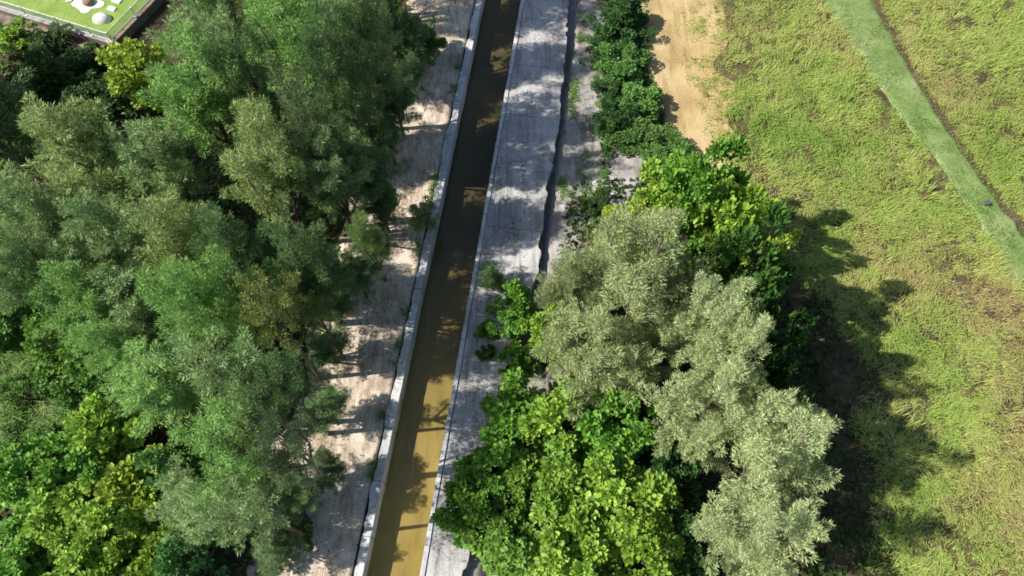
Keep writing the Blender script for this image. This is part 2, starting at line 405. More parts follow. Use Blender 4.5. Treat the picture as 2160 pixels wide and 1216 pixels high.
# ------------------------------------------------------------------ field, ditch
def resample(px, z, step):
    p = np.array([P(u, v, z)[:2] for u, v in px]); d = np.concatenate([[0], np.cumsum(np.linalg.norm(np.diff(p, axis=0), axis=1))])
    t = np.arange(0, d[-1], step)
    return np.stack([np.interp(t, d, p[:, 0]), np.interp(t, d, p[:, 1])], -1)
FZ = 0.0
def ycurve(px):
    p = np.array([P(u, v, FZ)[:2] for u, v in px]); o = np.argsort(p[:, 1])
    return lambda y: np.interp(y, p[o, 1], p[o, 0])
fieldL = ycurve([(1350, -330), (1352, -150), (1354, 0), (1358, 130), (1386, 205), (1418, 290), (1470, 380), (1560, 470), (1660, 600), (1740, 800), (1760, 1216), (1760, 1500)])
ditchL = ycurve([(1540, -330), (1630, -150), (1725, 0), (1815, 130), (1888, 240), (1960, 330), (2050, 460), (2120, 570), (2240, 740), (2420, 980), (2620, 1216), (2880, 1500)])
ditchR = ycurve([(1660, -330), (1745, -150), (1836, 0), (1890, 100), (1960, 220), (2030, 330), (2110, 440), (2190, 545), (2330, 740), (2520, 980), (2730, 1216), (3000, 1500)])
ys = np.arange(-6, 75, .3)
u = np.linspace(0, 1, 90)
xl = fieldL(ys) + .5*(vnoise(ys, ys*0, 1.1, 41)-.5) - .2
X = xl[:, None]*(1-u**1.4) + 95*(u**1.4)
Y = np.repeat(ys[:, None], 90, 1)
Z = .012 + .10*vnoise(X, Y, 1.4, 42) + .05*vnoise(X, Y, .4, 43); Z[:, 0] = -.06
tag(link('field', grid_mesh('field', np.stack([X, Y, Z], -1), M['field_dark'])), 'brown earth of the grass field', 'field', kind='structure')
ys = ys[ys > 17.5]; u = np.linspace(0, 1, 40)
xl = fieldL(ys) + .5*(vnoise(ys, ys*0, 1.1, 41)-.5) - .2
wd = np.interp(ys, [17.5, 19.5, 22, 30, 40, 75], [.3, 1.8, 3.6, 5.2, 5.2, 5.2]) + 1.6*(vnoise(ys, ys*0, 1.7, 47)-.5)
X = xl[:, None] + wd[:, None]*u; Y = np.repeat(ys[:, None], 40, 1)
Z = .028 + .10*vnoise(X, Y, 1.4, 42) + .05*vnoise(X, Y, .4, 43); Z[:, 0] = -.06; Z[:, -1] -= .06
tag(link('dirt_margin', grid_mesh('dirt_margin', np.stack([X, Y, Z], -1), M['field'])), 'bare tan dirt margin between the hedge and the grass field', 'dirt', kind='structure')
ys2 = np.arange(-6, 75, .18); u = np.linspace(0, 1, 14)
dl = ditchL(ys2)+.2*(vnoise(ys2, ys2*0, .8, 44)-.5); dr = ditchR(ys2)+.2*(vnoise(ys2, ys2*0, .6, 45)-.5)
X = dl[:, None]*(1-u)+dr[:, None]*u; Y = np.repeat(ys2[:, None], 14, 1)
Z = .19 + .06*vnoise(X, Y, .7, 46); Z[:, [0, -1]] = 0.05
tag(link('grass_path', grid_mesh('grass_path', np.stack([X, Y, Z], -1), M['ditch'])), 'smooth green path crossing the tall grass field', 'path', kind='structure')

def blades(name, pts, hgt, lean_dir, lean, width, mat, z):
    """curved grass blades: two quads each"""
    n = len(pts)
    a = rng.random(n)*2*np.pi
    side = np.stack([np.cos(a), np.sin(a), np.zeros(n)], -1)*width[:, None]*.5
    base = np.concatenate([pts, z[:, None]], -1)
    L = np.concatenate([lean_dir*lean[:, None], np.zeros((n, 1))], -1)*hgt[:, None]
    up = np.zeros((n, 3)); up[:, 2] = hgt
    mid = base + up*.62 + L*.35; tip = base + up*(1-.45*np.minimum(lean, 1))[:, None] + L
    V = np.stack([base-side, base+side, mid-side*.9, mid+side*.9, tip-side*.12, tip+side*.12], 1)
    i = np.arange(n)[:, None]*6
    Q = np.stack([i+np.array([0, 1, 3, 2]), i+np.array([2, 3, 5, 4])], 1)
    return mesh_quads(name, V, Q.reshape(-1, 4), False, mat)

# tall field grass in tangled clumps
n = 62000
cx, cy = rng.uniform(7, 44, n), rng.uniform(-3, 46, n)
keep = (cx > fieldL(cy)+.15) & ((cx < ditchL(cy)-.05) | (cx > ditchR(cy)+.35))
mg = cx - fieldL(cy)
marg = np.interp(cy, [-3, 6, 12, 15, 18, 24, 33, 46], [1.5, 1.5, 1.0, .1, .1, 1.2, 2.4, 2.6])      # the bare tan margin
marg = marg + 1.6*(vnoise(cx, cy, 2.5, 51)-.5)
dens = np.clip((mg-marg)/np.interp(cy, [14, 18, 22, 26], [.8, 1.5, 3.4, 4.6]), 0, 1)**1.2
patch = vnoise(cx, cy, 1.6, 52)
keep &= rng.random(n) < dens*(.30+.95*patch)
cx, cy = cx[keep], cy[keep]; dens = dens[keep]
nb = 17
px = np.repeat(cx, nb)+rng.normal(0, .13, len(cx)*nb); py = np.repeat(cy, nb)+rng.normal(0, .13, len(cx)*nb)
th = 2*np.pi*(1.4*vnoise(cx, cy, 3.5, 53)) + rng.normal(0, .7, len(cx)); th = np.repeat(th, nb)+rng.normal(0, .55, len(px))
hg = np.repeat((.10+.46*vnoise(cx, cy, .5, 54)**1.5+.13*vnoise(cx, cy, 3.0, 56))*(.55+.45*dens), nb)*rng.uniform(.6, 1.25, len(px))
ln = rng.uniform(.35, 1.25, len(px))
ok = (px < ditchL(py)+.02) | (px > ditchR(py)+.1)
px, py, th, hg, ln = px[ok], py[ok], th[ok], hg[ok], ln[ok]
me = blades('tall_grass', np.stack([px, py], -1), hg, np.stack([np.cos(th), np.sin(th)], -1), ln, rng.uniform(.020, .040, len(px)), M['grass'], np.full(len(px), .05))
tag(link('tall_grass', me), 'tangled yellow green tall grass covering the field', 'grass', kind='stuff')
print('grass blades', len(px))

# ------------------------------------------------------------------ plants: crowns
def rhombs(base, d, nrm, L, Wd):
    """one folded rhombic sprig or leaf each"""
    side = unit(np.cross(d, nrm))
    m = base + d*L[:, None]*.5 + nrm*L[:, None]*.06
    return np.stack([base, m-side*Wd[:, None]*.5, base+d*L[:, None]-nrm*L[:, None]*.05, m+side*Wd[:, None]*.5], 1)

def leaves6(base, d, nrm, L, Wd):
    """a leaf of two quads folded along its midrib, drooping at the tip"""
    side = unit(np.cross(d, nrm)); s = side*Wd[:, None]*.5; e = d*L[:, None]; u_ = nrm*L[:, None]
    b0 = base; t = base+e-u_*.12
    l1, r1 = base+e*.28-s+u_*.1, base+e*.28+s+u_*.1
    l2, r2 = base+e*.72-s*.8+u_*.03, base+e*.72+s*.8+u_*.03
    V = np.stack([b0, r1, r2, t, l2, l1], 1)
    i = np.arange(len(base))[:, None]*6
    Q = np.stack([i+np.array([0, 1, 2, 3]), i+np.array([0, 3, 4, 5])], 1).reshape(-1, 4)
    return V.reshape(-1, 3), Q

def rand_dirs(r, n):
    v = r.normal(size=(n, 3)); return unit(v)

def conifer(seed, z0, nlead, nplume, nsprig, tl, tr, sl, sw, spread=1.25, tilt=(.2, 1.15)):
    """crown and limbs of a feathery conifer, 10 m tall, about 2.5 m in radius: a few leaders carry limbs,
    the limbs carry drawn-out tufts of sprigs, so that lobes and gaps stay between them"""
    r = np.random.default_rng(seed)
    lean = r.normal(0, .3, 2)
    def trunk_at(z):
        t = np.asarray(z, float)/10.0
        return np.stack([lean[0]*t**1.5, lean[1]*t**1.5, np.asarray(z, float)], -1)
    mb = MB()
    zz = np.linspace(-.3, 8.6, 9)
    mb.tube(trunk_at(np.maximum(zz, 0))+np.stack([0*zz, 0*zz, np.minimum(zz, 0)], -1), .15*(1-zz/10)+.012, 8)
    VV = []
    a0 = r.random()*6.28
    for l in range(nlead):
        if l == 0: foot, top, cr = trunk_at(z0*10), trunk_at(9.4), 1.5
        else:
            a = a0 + l*6.28/(nlead-1) + r.normal(0, .35); q = spread*r.uniform(.7, 1.3)
            zt = 10*(z0+(1-z0)*r.uniform(.42, .86))
            foot = trunk_at(10*z0*r.uniform(.75, 1.0)); top = trunk_at(zt)+np.array([math.cos(a)*q, math.sin(a)*q, 0]); cr = r.uniform(.8, 1.3)
            mb.tube([foot, foot*.45+top*.55+np.array([math.cos(a)*.25, math.sin(a)*.25, -.2]), top], [.08, .05, .015], 6)
        npl = int(nplume*(1.5 if l == 0 else 1.0)); ang = r.random()*6.28
        for k in range(npl):
            f = (k+.5)/npl
            o = foot*(1-f)+top*f if l == 0 else foot*(1-f)*.55+top*(f+(1-f)*.45)
            ang += 2.4 + r.normal(0, .4)
            el = tilt[0]+(tilt[1]-tilt[0])*f + r.normal(0, .2)
            d = np.array([math.cos(ang)*math.cos(el), math.sin(ang)*math.cos(el), math.sin(el)])
            Lp = cr*(1.15-.75*f**1.7)*r.uniform(.65, 1.25)
            mb.tube([o, o+d*Lp*.5+np.array([0, 0, -.04]), o+d*Lp], [.028, .018, .006], 4)
            for t in np.linspace(.35, 1.0, max(2, int(round(Lp/.42)))):
                ax = unit(d*.75+np.array([0, 0, .42])+r.normal(0, .38, 3))
                ll, rr = tl*r.uniform(.7, 1.35), tr*r.uniform(.7, 1.3)
                c = o+d*Lp*t+r.normal(0, .12, 3)
                n = max(12, int(nsprig*(ll/tl)*(rr/tr)))
                h = r.random(n)**.8
                rad = rand_dirs(r, n); rad = unit(rad-ax*(rad@ax)[:, None])
                w = rr*np.sin(np.pi*np.clip(h*.86+.1, 0, 1))**.8*(r.random(n)**.45)
                p = c+ax*(h*ll-ll*.35)[:, None]+rad*w[:, None]
                dr = unit(ax*.7+rad*.55+rand_dirs(r, n)*.5)
                nr = unit(np.cross(dr, rand_dirs(r, n)))
                VV.append(rhombs(p, dr, nr, r.uniform(.6, 1.35, n)*sl, r.uniform(.7, 1.3, n)*sw))
    V = np.concatenate(VV); n = len(V)
    return mesh_quads('crown', V, np.arange(n*4).reshape(-1, 4), False, M['needle']), mb.mesh('trunk', M['bark'], True)

def broadleaf(seed, nclump, nleaf, ll, zb=.18):
    """a bushy broad-leaved crown, 3 m tall and about 1.6 m in radius"""
    r = np.random.default_rng(seed); mb = MB(); VV, QQ, off = [], [], 0
    nst = 4
    for k in range(nclump):
        a = r.random()*6.28; el = math.asin(r.uniform(-.05, 1.0)); rr = r.uniform(.5, 1.3)
        c = np.array([1.5*rr*math.cos(a)*math.cos(el), 1.5*rr*math.sin(a)*math.cos(el), 3*zb + (2.9-3*zb)*rr*math.sin(el)*.93+.1])
        c[:2] += r.normal(0, .12, 2)
        b = np.array([r.normal(0, .08), r.normal(0, .08), -.1]); m = (b+c)/2 + np.array([0, 0, .35])+r.normal(0, .1, 3)
        mb.tube([b, m, c], [.05, .03, .01], 5)
        cr = r.uniform(.28, .5)
        n = int(nleaf*(cr/.4)**2)
        o = rand_dirs(r, n); o[:, 2] = np.abs(o[:, 2])*1.2-.35
        p = c + unit(o)*(cr*r.random(n)**.4)[:, None]*np.array([1, 1, .75])
        outw = unit(p-np.array([0, 0, 1.0]))
        d = unit(outw*.5 + unit(o)*.55 + rand_dirs(r, n)*.6 + np.array([0, 0, -.1]))
        nr = unit(np.array([0, 0, 1.0]) + outw*.55 + rand_dirs(r, n)*.55); nr = unit(nr - d*np.sum(nr*d, -1, keepdims=True))
        L = ll*r.uniform(.55, 1.35, n)
        V, Q = leaves6(p, d, nr, L, L*r.uniform(.6, .95, n)); VV.append(V); QQ.append(Q+off); off += len(V)
    return mesh_quads('crown', np.concatenate(VV), np.concatenate(QQ), False, M['leaf']), mb.mesh('stem', M['bark'], True)

LIB = {
    'tall':  [conifer(100+k, .26, 6, 11, 150, .85, .24, .21, .030) for k in range(5)],
    'bare':  [conifer(120+k, .55, 5, 8, 95, .75, .22, .20, .028, 1.1) for k in range(4)],
    'pale':  [conifer(140+k, .12, 7, 11, 170, .85, .27, .18, .030, 1.45) for k in range(5)],
    'broad': [broadleaf(160+k, 36, 125, .19) for k in range(6)],
    'bush':  [broadleaf(180+k, 40, 130, .13) for k in range(4)],
}
KIND = {   # kind: object name, category, z-part seen as the middle, unit height, unit radius, height over width part name
    'tall': ('conifer_tree', 'tree', .72, 10.0, 2.45, 'trunk'), 'bare': ('conifer_tree', 'tree', .80, 10.0, 2.2, 'trunk'), 'pale': ('conifer_tree', 'tree', .60, 10.0, 2.5, 'trunk'),
    'broad': ('broadleaf_shrub', 'shrub', .62, 3.0, 1.75, 'stem'), 'bush': ('bush', 'bush', .6, 3.0, 1.75, 'stem'),
}
_cnt = {}
def plant(kind, u, v, rpx, h, col, label, group=None, rz=None):
    """a plant whose crown the photo shows around (u, v), rooted where a plant of its height must stand"""
    nm, cat, zf, uh, ur, stem = KIND[kind]
    i = _cnt.get(kind, 0); _cnt[kind] = i+1
    zc = zf*h; b = P(u, v, zc); x, y = b[0], b[1]
    sr = rpx*depth(v, zc)/FPX/ur
    crown, trunk = LIB[kind][i % len(LIB[kind])]
    root = link(nm, None); root.location = (x, y, float(ground_z(x, y))); root.rotation_euler = (0, 0, (i*2.399 if rz is None else rz))
    root.scale = (sr, sr, h/uh)
    tag(root, label, cat, group)
    c = link('crown', crown, root); c.color = tuple(col)+(1,)
    link(stem, trunk, root)
    return root

# colours of the living leaves; DEEP also stands for shade in hedge and hollow
GREY, DARK, OLIVE, MID = (.275, .415, .175), (.14, .25, .095), (.325, .43, .165), (.26, .46, .135)
SAGE, PALE = (.35, .425, .20), (.44, .53, .27)
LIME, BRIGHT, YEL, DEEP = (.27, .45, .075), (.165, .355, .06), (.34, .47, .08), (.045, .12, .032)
FW, FR, FB, FH = 'conifers of the forest left of the canal', 'pale conifers right of the canal', 'leafy shrubs', 'shrubs of the hedge'
FL = 'fine leaved bushes left of the canal'

TREES = [
 # kind, crown middle in the photo, crown radius there, height, colour, label
 ('tall', 150, 320, 150, 8.5, OLIVE, 'olive grey conifer with streaked plumes below the dark forest hollow'),
 ('tall', 300, 340, 120, 8, GREY, 'dull grey green conifer right of the olive one by the dark hollow'),
 ('tall', 400, 170, 140, 9.5, MID, 'fresh green conifer just right of the railed terrace corner'),
 ('tall', 545, 330, 125, 10, OLIVE, 'tan olive conifer in the middle of the upper forest'),
 ('tall', 520, 130, 120, 10, GREY, 'grey green conifer behind the tan olive one'),
 ('bare', 620, 60, 120, 11, MID, 'green conifer at the top edge halfway between terrace and canal'),
 ('tall', 420, 20, 120, 9.5, GREY, 'grey green conifer at the top edge next to the terrace'),
 ('tall', 750, 210, 80, 6.5, OLIVE, 'small olive conifer with upright plumes near the upper bank'),
 ('tall', 845, 60, 80, 5, DARK, 'dark conifer at the top edge closest to the canal'),
 ('tall', 690, 350, 100, 8.5, GREY, 'grey green conifer right of the tan olive one'),
 ('tall', 70, 440, 120, 8, GREY, 'blue grey conifer on the left edge below the olive one'),
 ('tall', 200, 500, 120, 8, GREY, 'smoky grey green conifer in the middle of the left forest'),
 ('tall', 340, 480, 120, 9, OLIVE, 'brownish olive conifer in the heart of the forest'),
 ('tall', 480, 500, 110, 9, DARK, 'dark conifer below the tan olive one'),
 ('tall', 420, 620, 125, 10.5, MID, 'green conifer in the heart of the lower forest'),
 ('tall', 280, 640, 130, 6.2, GREY, 'large grey green conifer left of the green forest heart'),
 ('tall', 150, 620, 110, 7, MID, 'green conifer by the left edge above the lime shrubs'),
 ('bare', 565, 655, 95, 9.5, (.25, .30, .09), 'yellow green feathery conifer near the middle of the bank'),
 ('bare', 665, 660, 55, 6.5, (.22, .30, .10), 'slim yellow green conifer leaning over the middle bank'),
 ('tall', 625, 530, 105, 10, DARK, 'dark conifer above the yellow green feathery one'),
 ('tall', 775, 490, 62, 6.5, (.2, .31, .10), 'light green narrow conifer beside the upper middle bank'),
 ('tall', 770, 350, 80, 6.5, DARK, 'dark narrow conifer above the light green one by the bank'),
 ('tall', 330, 800, 140, 5.6, MID, 'broad mid green conifer above the lower left shrubs'),
 ('bare', 470, 780, 125, 9.5, GREY, 'grey green conifer with dark limbs right of the broad one'),
 ('bare', 580, 800, 95, 9.5, DARK, 'dark thin conifer at the sunny part of the lower bank'),
 ('bare', 490, 930, 125, 9.5, MID, 'green conifer with drooping sprays above the lower bank'),
 ('bare', 595, 925, 90, 9.5, (.13, .2, .1), 'dark thin conifer casting trunk shadows on the lower bank'),
 ('tall', 410, 1060, 115, 5.4, GREY, 'grey green conifer between lime shrubs and lower bank'),
 ('bare', 520, 1080, 100, 9, GREY, 'thin grey conifer at the bottom of the sandy bank'),
 ('tall', 830, 190, 65, 5, DARK, 'dark slender conifer on the edge of the upper bank'),
 ('tall', -110, 190, 180, 10, DARK, 'dark conifer added past the left edge to shade the forest hollow'),  # off-frame tree, added to keep the hollow in shadow
 ('tall', 560, -60, 110, 10, MID, 'mid green conifer cut by the top edge of the view'),
 ('tall', 705, 130, 110, 12, DARK, 'tall dark conifer between the small olive one and the forest'),
 ('tall', 735, 0, 110, 12, GREY, 'tall grey conifer cut by the top edge near the bank'),
 ('tall', 655, 250, 100, 11.5, (.17, .25, .11), 'tall green conifer left of the small olive one'),
 ('tall', 750, -130, 115, 12, DARK, 'tall dark conifer beyond the top edge near the bank'),
 ('tall', 765, -270, 120, 12, DARK, 'tall dark conifer beyond the top edge far up the bank'),
 ('tall', 690, -200, 120, 10.5, DARK, 'dense dark conifer beyond the top edge behind the bank trees'),
 ('tall', 720, -400, 120, 10.5, DARK, 'dense dark conifer beyond the top edge far up the bank'),
 ('tall', 785, -430, 120, 12.5, GREY, 'tall grey conifer beyond the top edge far up the bank'),
 ('tall', -150, 60, 150, 7, DARK, 'unseen dark conifer added off the left edge to block sun beside the terrace'),  # out of view, added to block the sun over the hollow
 ('tall', 20, 560, 100, 8, GREY, 'grey green conifer at the left edge below the blue grey one'),
 ('tall', 210, 730, 90, 6, MID, 'green conifer sheltering the top of the grass patch'),
 ('tall', 868, 140, 48, 3.6, DARK, 'small dark conifer overhanging the upper bank below the pale green shrub'),
 ('tall', 815, 270, 62, 4.2, DARK, 'small dark conifer on the bank edge below the slender one'),
 ('tall', 800, 425, 60, 4.0, DARK, 'small dark conifer on the bank edge above the light green narrow one'),
 ('tall', 750, 575, 62, 3.8, DARK, 'small dark conifer on the bank edge below the light green narrow one'),
 ('tall', 700, 640, 48, 3.0, DARK, 'low dark conifer right of the slim yellow green one'),
 ('tall', 690, 725, 58, 2.8, DARK, 'low dark conifer at the first sunny part of the lower bank'),
 ('tall', 688, 865, 70, 3.0, DARK, 'low dark conifer between the trunk shadows of the lower bank'),
 ('tall', 685, 990, 58, 2.6, (.10, .17, .07), 'low green conifer on the lower bank below the trunk shadows'),
 ('tall', 612, 1050, 66, 3.4, DARK, 'low dark conifer at the foot of the lower bank'),
 ('tall', 570, 1165, 62, 3.2, (.17, .28, .12), 'low grey green conifer at the bottom edge beside the sandy bank'),
 # right of the canal
 ('pale', 1385, 600, 155, 10, SAGE, 'largest grey sage conifer standing below the lime shrubs'),
 ('pale', 1205, 580, 95, 6, (.27, .34, .155), 'greenish conifer beside the jagged walkway edge'),
 ('pale', 1290, 740, 150, 7.5, SAGE, 'grey sage conifer above the big leafy shrubs'),
 ('pale', 1520, 690, 112, 10.5, PALE, 'pale conifer with ragged lobes beside the long shadow'),
 ('pale', 1490, 860, 125, 9.5, PALE, 'pale silvery conifer in the middle of the right clump'),
 ('pale', 1650, 985, 138, 9.6, PALE, 'palest conifer reaching furthest into the grass field'),
 ('pale', 1590, 1110, 132, 9.4, PALE, 'pale conifer lowest in the right clump'),
 ('pale', 1555, 795, 100, 10.5, PALE, 'slim pale conifer between the ragged and the silvery one'),
 ('pale', 1040, 580, 42, 2.6, DARK, 'small dark conifer sapling at the walkway beside the canal'),
]
for k, u, v, r_, h, col, lab in TREES:
    plant(k, u, v, r_, h, col, lab, FR if u > 1000 else FW)

SHRUBS = [
 ('broad', 1325, 475, 54, 2.8, YEL, 'glowing yellow green shrub beside the pale dirt patch'),
 ('broad', 1420, 410, 74, 4.6, LIME, 'lime shrub at the top of the right clump'),
 ('broad', 1485, 395, 82, 6.0, BRIGHT, 'green shrub touching the tan field margin'),
 ('broad', 1550, 475, 82, 6.2, LIME, 'lime shrub at the upper right of the right clump'),
 ('broad', 1450, 470, 72, 5.5, BRIGHT, 'green shrub behind the largest sage conifer'),
 ('broad', 1608, 585, 52, 6.5, YEL, 'small yellow green shrub at the edge of the long shadow'),
 ('broad', 1565, 590, 90, 7.4, (.07, .17, .04), 'tall dark green shrub between the lime shrub and the ragged pale conifer'),
 ('broad', 1596, 705, 84, 7.8, (.06, .15, .04), 'tall dark green shrub at the field side of the ragged pale conifer'),
 ('broad', 1080, 640, 58, 2.6, BRIGHT, 'bright shrub overhanging the walkway beside the canal'),
 ('broad', 1150, 690, 58, 2.6, LIME, 'lime shrub on the walkway edge below the greenish conifer'),
 ('broad', 1030, 692, 24, 1.2, BRIGHT, 'tiny green plant standing on the walkway slab'),
 ('broad', 1027, 738, 20, 1.0, (.09, .2, .05), 'tiny dull plant below the tiny green one on the slab'),
 ('broad', 1090, 745, 40, 1.8, BRIGHT, 'small green shrub below the bright overhanging one'),
 ('broad', 1090, 860, 88, 3.4, BRIGHT, 'leafy green shrub highest of the lower right thicket'),
 ('broad', 1185, 890, 92, 3.6, LIME, 'lime leafy shrub under the grey sage conifer'),
 ('broad', 1290, 920, 100, 3.6, BRIGHT, 'green big leaved shrub in the middle of the lower thicket'),
 ('broad', 1050, 975, 75, 3.0, BRIGHT, 'green shrub spilling over the lower strip beside the water'),
 ('broad', 1165, 1020, 100, 3.4, (.2, .36, .06), 'light green shrub in the heart of the lower thicket'),
 ('broad', 1310, 1050, 105, 3.6, LIME, 'lime big leaved shrub left of the dark gap'),
 ('broad', 985, 1075, 70, 2.6, (.15, .32, .05), 'green shrub nearest to the yellow water'),
 ('broad', 1080, 1140, 85, 2.6, (.17, .33, .06), 'fine green shrub at the bottom edge beside the canal'),
 ('broad', 1220, 1160, 100, 3.2, LIME, 'lime shrub at the bottom edge under the thicket'),
 ('broad', 1360, 1170, 90, 3.2, (.2, .35, .05), 'olive lime shrub at the bottom edge by the dark gap'),
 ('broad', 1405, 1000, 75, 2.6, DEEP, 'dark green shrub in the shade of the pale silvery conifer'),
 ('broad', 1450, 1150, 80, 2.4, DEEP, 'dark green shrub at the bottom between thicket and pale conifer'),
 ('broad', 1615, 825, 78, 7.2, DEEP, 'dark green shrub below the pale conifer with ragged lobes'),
 # hedge by the field; shade and sun spots are put into its leaf colours
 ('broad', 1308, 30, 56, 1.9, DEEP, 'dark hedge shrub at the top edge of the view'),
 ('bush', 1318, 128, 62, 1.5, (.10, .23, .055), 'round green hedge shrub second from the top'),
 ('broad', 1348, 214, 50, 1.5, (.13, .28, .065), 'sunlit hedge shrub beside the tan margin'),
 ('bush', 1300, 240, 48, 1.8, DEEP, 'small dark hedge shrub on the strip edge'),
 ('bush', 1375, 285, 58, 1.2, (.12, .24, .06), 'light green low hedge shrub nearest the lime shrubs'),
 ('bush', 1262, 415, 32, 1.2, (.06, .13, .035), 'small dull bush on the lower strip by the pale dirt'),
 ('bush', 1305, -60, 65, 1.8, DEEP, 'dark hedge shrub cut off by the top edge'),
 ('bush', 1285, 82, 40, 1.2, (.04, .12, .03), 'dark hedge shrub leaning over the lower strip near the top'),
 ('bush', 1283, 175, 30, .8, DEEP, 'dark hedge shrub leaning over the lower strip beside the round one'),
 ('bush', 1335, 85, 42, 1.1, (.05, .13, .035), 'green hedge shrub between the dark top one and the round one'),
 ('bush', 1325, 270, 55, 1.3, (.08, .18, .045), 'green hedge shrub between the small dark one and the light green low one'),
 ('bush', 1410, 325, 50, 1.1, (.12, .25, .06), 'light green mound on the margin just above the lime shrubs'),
 # bottom left
 ('broad', 55, 1010, 85, 2.6, BRIGHT, 'green shrub on the left edge below the grass patch'),
 ('broad', 235, 915, 85, 3.2, LIME, 'lime shrub with dark gaps right of the grass patch'),
 ('broad', 170, 990, 85, 3.0, BRIGHT, 'green shrub below the lime one by the grass patch'),
 ('broad', 290, 1020, 90, 3.2, YEL, 'yellow green shrub in the middle of the lower left thicket'),
 ('broad', 360, 1000, 60, 3.4, (.13, .3, .09), 'cool green shrub under the grey green conifer'),
 ('broad', 130, 1100, 90, 2.8, LIME, 'lime shrub in the lower left thicket'),
 ('broad', 250, 1110, 90, 3.0, LIME, 'lime shrub right of the gap in the lower left thicket'),
 ('broad', 40, 1180, 90, 2.6, BRIGHT, 'green shrub in the bottom left corner'),
 ('broad', 190, 1200, 90, 2.8, LIME, 'lime shrub at the bottom edge near the corner'),
 ('broad', 310, 1190, 85, 3.0, (.2, .34, .05), 'olive lime shrub at the bottom edge of the left thicket'),
 ('broad', 400, 1180, 70, 3.2, (.13, .3, .10), 'cool green shrub at the bottom edge by the grey conifers'),
 ('broad', 40, 640, 80, 2.6, (.1, .24, .05), 'green shrub at the left edge above the grass patch'),
 ('broad', 120, 720, 75, 2.6, (.14, .28, .05), 'leafy shrub touching the top of the grass patch'),
 ('broad', 190, 800, 75, 3.0, (.13, .27, .06), 'leafy shrub between the grass patch and the broad conifer'),
 ('bush', 50, 830, 60, 1.8, (.13, .27, .06), 'fine leaved shrub standing in the grass patch by the left edge'),
 ('bush', 140, 880, 52, 1.6, (.16, .30, .07), 'fine leaved shrub at the right side of the grass patch'),
 ('bush', 30, 930, 50, 1.4, (.12, .25, .06), 'low fine leaved shrub at the lower side of the grass patch'),
 ('bush', 75, 175, 60, 1.8, DEEP, 'dark bush deep in the hollow under the small lit shrub'),  # darkened leaf colour stands for the hollow's shade, as on its other bushes
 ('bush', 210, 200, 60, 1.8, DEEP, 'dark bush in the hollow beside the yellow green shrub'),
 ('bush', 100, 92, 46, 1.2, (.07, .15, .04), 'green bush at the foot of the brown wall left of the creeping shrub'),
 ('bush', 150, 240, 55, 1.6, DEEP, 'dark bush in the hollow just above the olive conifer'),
 # top left
 ('broad', 30, 78, 44, 1.5, LIME, 'lime shrub in the top left corner below the railing'),
 ('broad', 285, 150, 70, 3.6, YEL, 'yellow green shrub under the fresh green conifer'),
 ('broad', 105, 150, 44, 2.6, (.11, .2, .06), 'small lit shrub in the dark hollow below the terrace'),
 ('broad', 175, 122, 42, .9, (.06, .14, .03), 'low creeping shrub at the foot of the brown wall'),
 ('broad', 15, 270, 60, 2.6, (.16, .33, .05), 'bright shrub on the left edge of the dark hollow'),
 # along the bank
 ('bush', 888, 448, 30, 2.0, (.30, .38, .15), 'pale twiggy shrub leaning over the canal wall'),
 ('broad', 905, 85, 34, 2.2, (.12, .21, .06), 'pale green shrub on the upper bank beside the canal wall'),
 ('broad', 620, 1120, 40, 1.2, (.12, .2, .06), 'low green shrub on the sandy ground at the bottom'),
]
for k, u, v, r_, h, col, lab in SHRUBS:
    plant(k, u, v, r_, h, col, lab, FH if 'hedge' in lab else FL if k == 'bush' and u < 850 else FB)

# undergrowth on the forest floor and under the right clump
def scatter_leaves(name, pts, z, ll, mat, col, label):
    n = len(pts); a = rng.random(n)*6.28; el = rng.normal(.1, .45, n)
    d = np.stack([np.cos(a)*np.cos(el), np.sin(a)*np.cos(el), np.sin(el)], -1)
    nr = unit(np.array([0, 0, 1.0])+rand_dirs(rng, n)*.6); nr = unit(nr-d*np.sum(nr*d, -1, keepdims=True))
    L = ll*rng.uniform(.5, 1.4, n)
    V, Q = leaves6(np.concatenate([pts, z[:, None]], -1), d, nr, L, L*rng.uniform(.45, .85, n))
    o = link(name, mesh_quads(name, V, Q, False, mat)); o.color = tuple(col)+(1,)
    return tag(o, label, 'undergrowth', kind='stuff')
n = 90000
c, s = rng.uniform(-34, -4.0, n), rng.uniform(-8, 52, n)
w = W(c, s)
hh = 1.5*vnoise(w[:, 0], w[:, 1], 2.2, 61)**2
hh *= np.clip((-4.6-c)/3, .1, 1)
dn = np.clip((-3.9-c+1.2*(vnoise(w[:, 0], w[:, 1], .9, 62)-.5))/3, 0, 1)
A_ = P(236, 84, .5)
far = (w[:, 1]-A_[1] > -1.2) & (w[:, 0] < A_[0]+3.5)       # keep clear of the terrace
k = (rng.random(n) < dn*(.35+.65*vnoise(w[:, 0], w[:, 1], 1.4, 63))) & ~far
scatter_leaves('undergrowth', w[k, :2], .02+hh[k]*rng.random(k.sum())**.5, .24, M['leaf'], (.10, .19, .045), 'leafy undergrowth on the forest floor left of the canal')
n = 60000
x, y = rng.uniform(-3, 20, n), rng.uniform(-4, 24, n)
c, s = to_cs(x, y)
lim = fieldL(y)+np.interp(y, [-4, 8, 16, 22], [3.2, 2.2, 1.0, .3])
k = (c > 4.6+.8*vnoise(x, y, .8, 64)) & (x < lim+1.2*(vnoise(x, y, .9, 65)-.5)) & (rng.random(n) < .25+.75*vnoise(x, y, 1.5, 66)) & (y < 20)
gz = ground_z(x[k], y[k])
scatter_leaves('undergrowth', np.stack([x[k], y[k]], -1), gz+.05+.7*vnoise(x[k], y[k], 1.3, 67)**2*rng.random(k.sum()), .2, M['leaf'], (.055, .10, .025), 'dark undergrowth beneath the clump right of the canal')

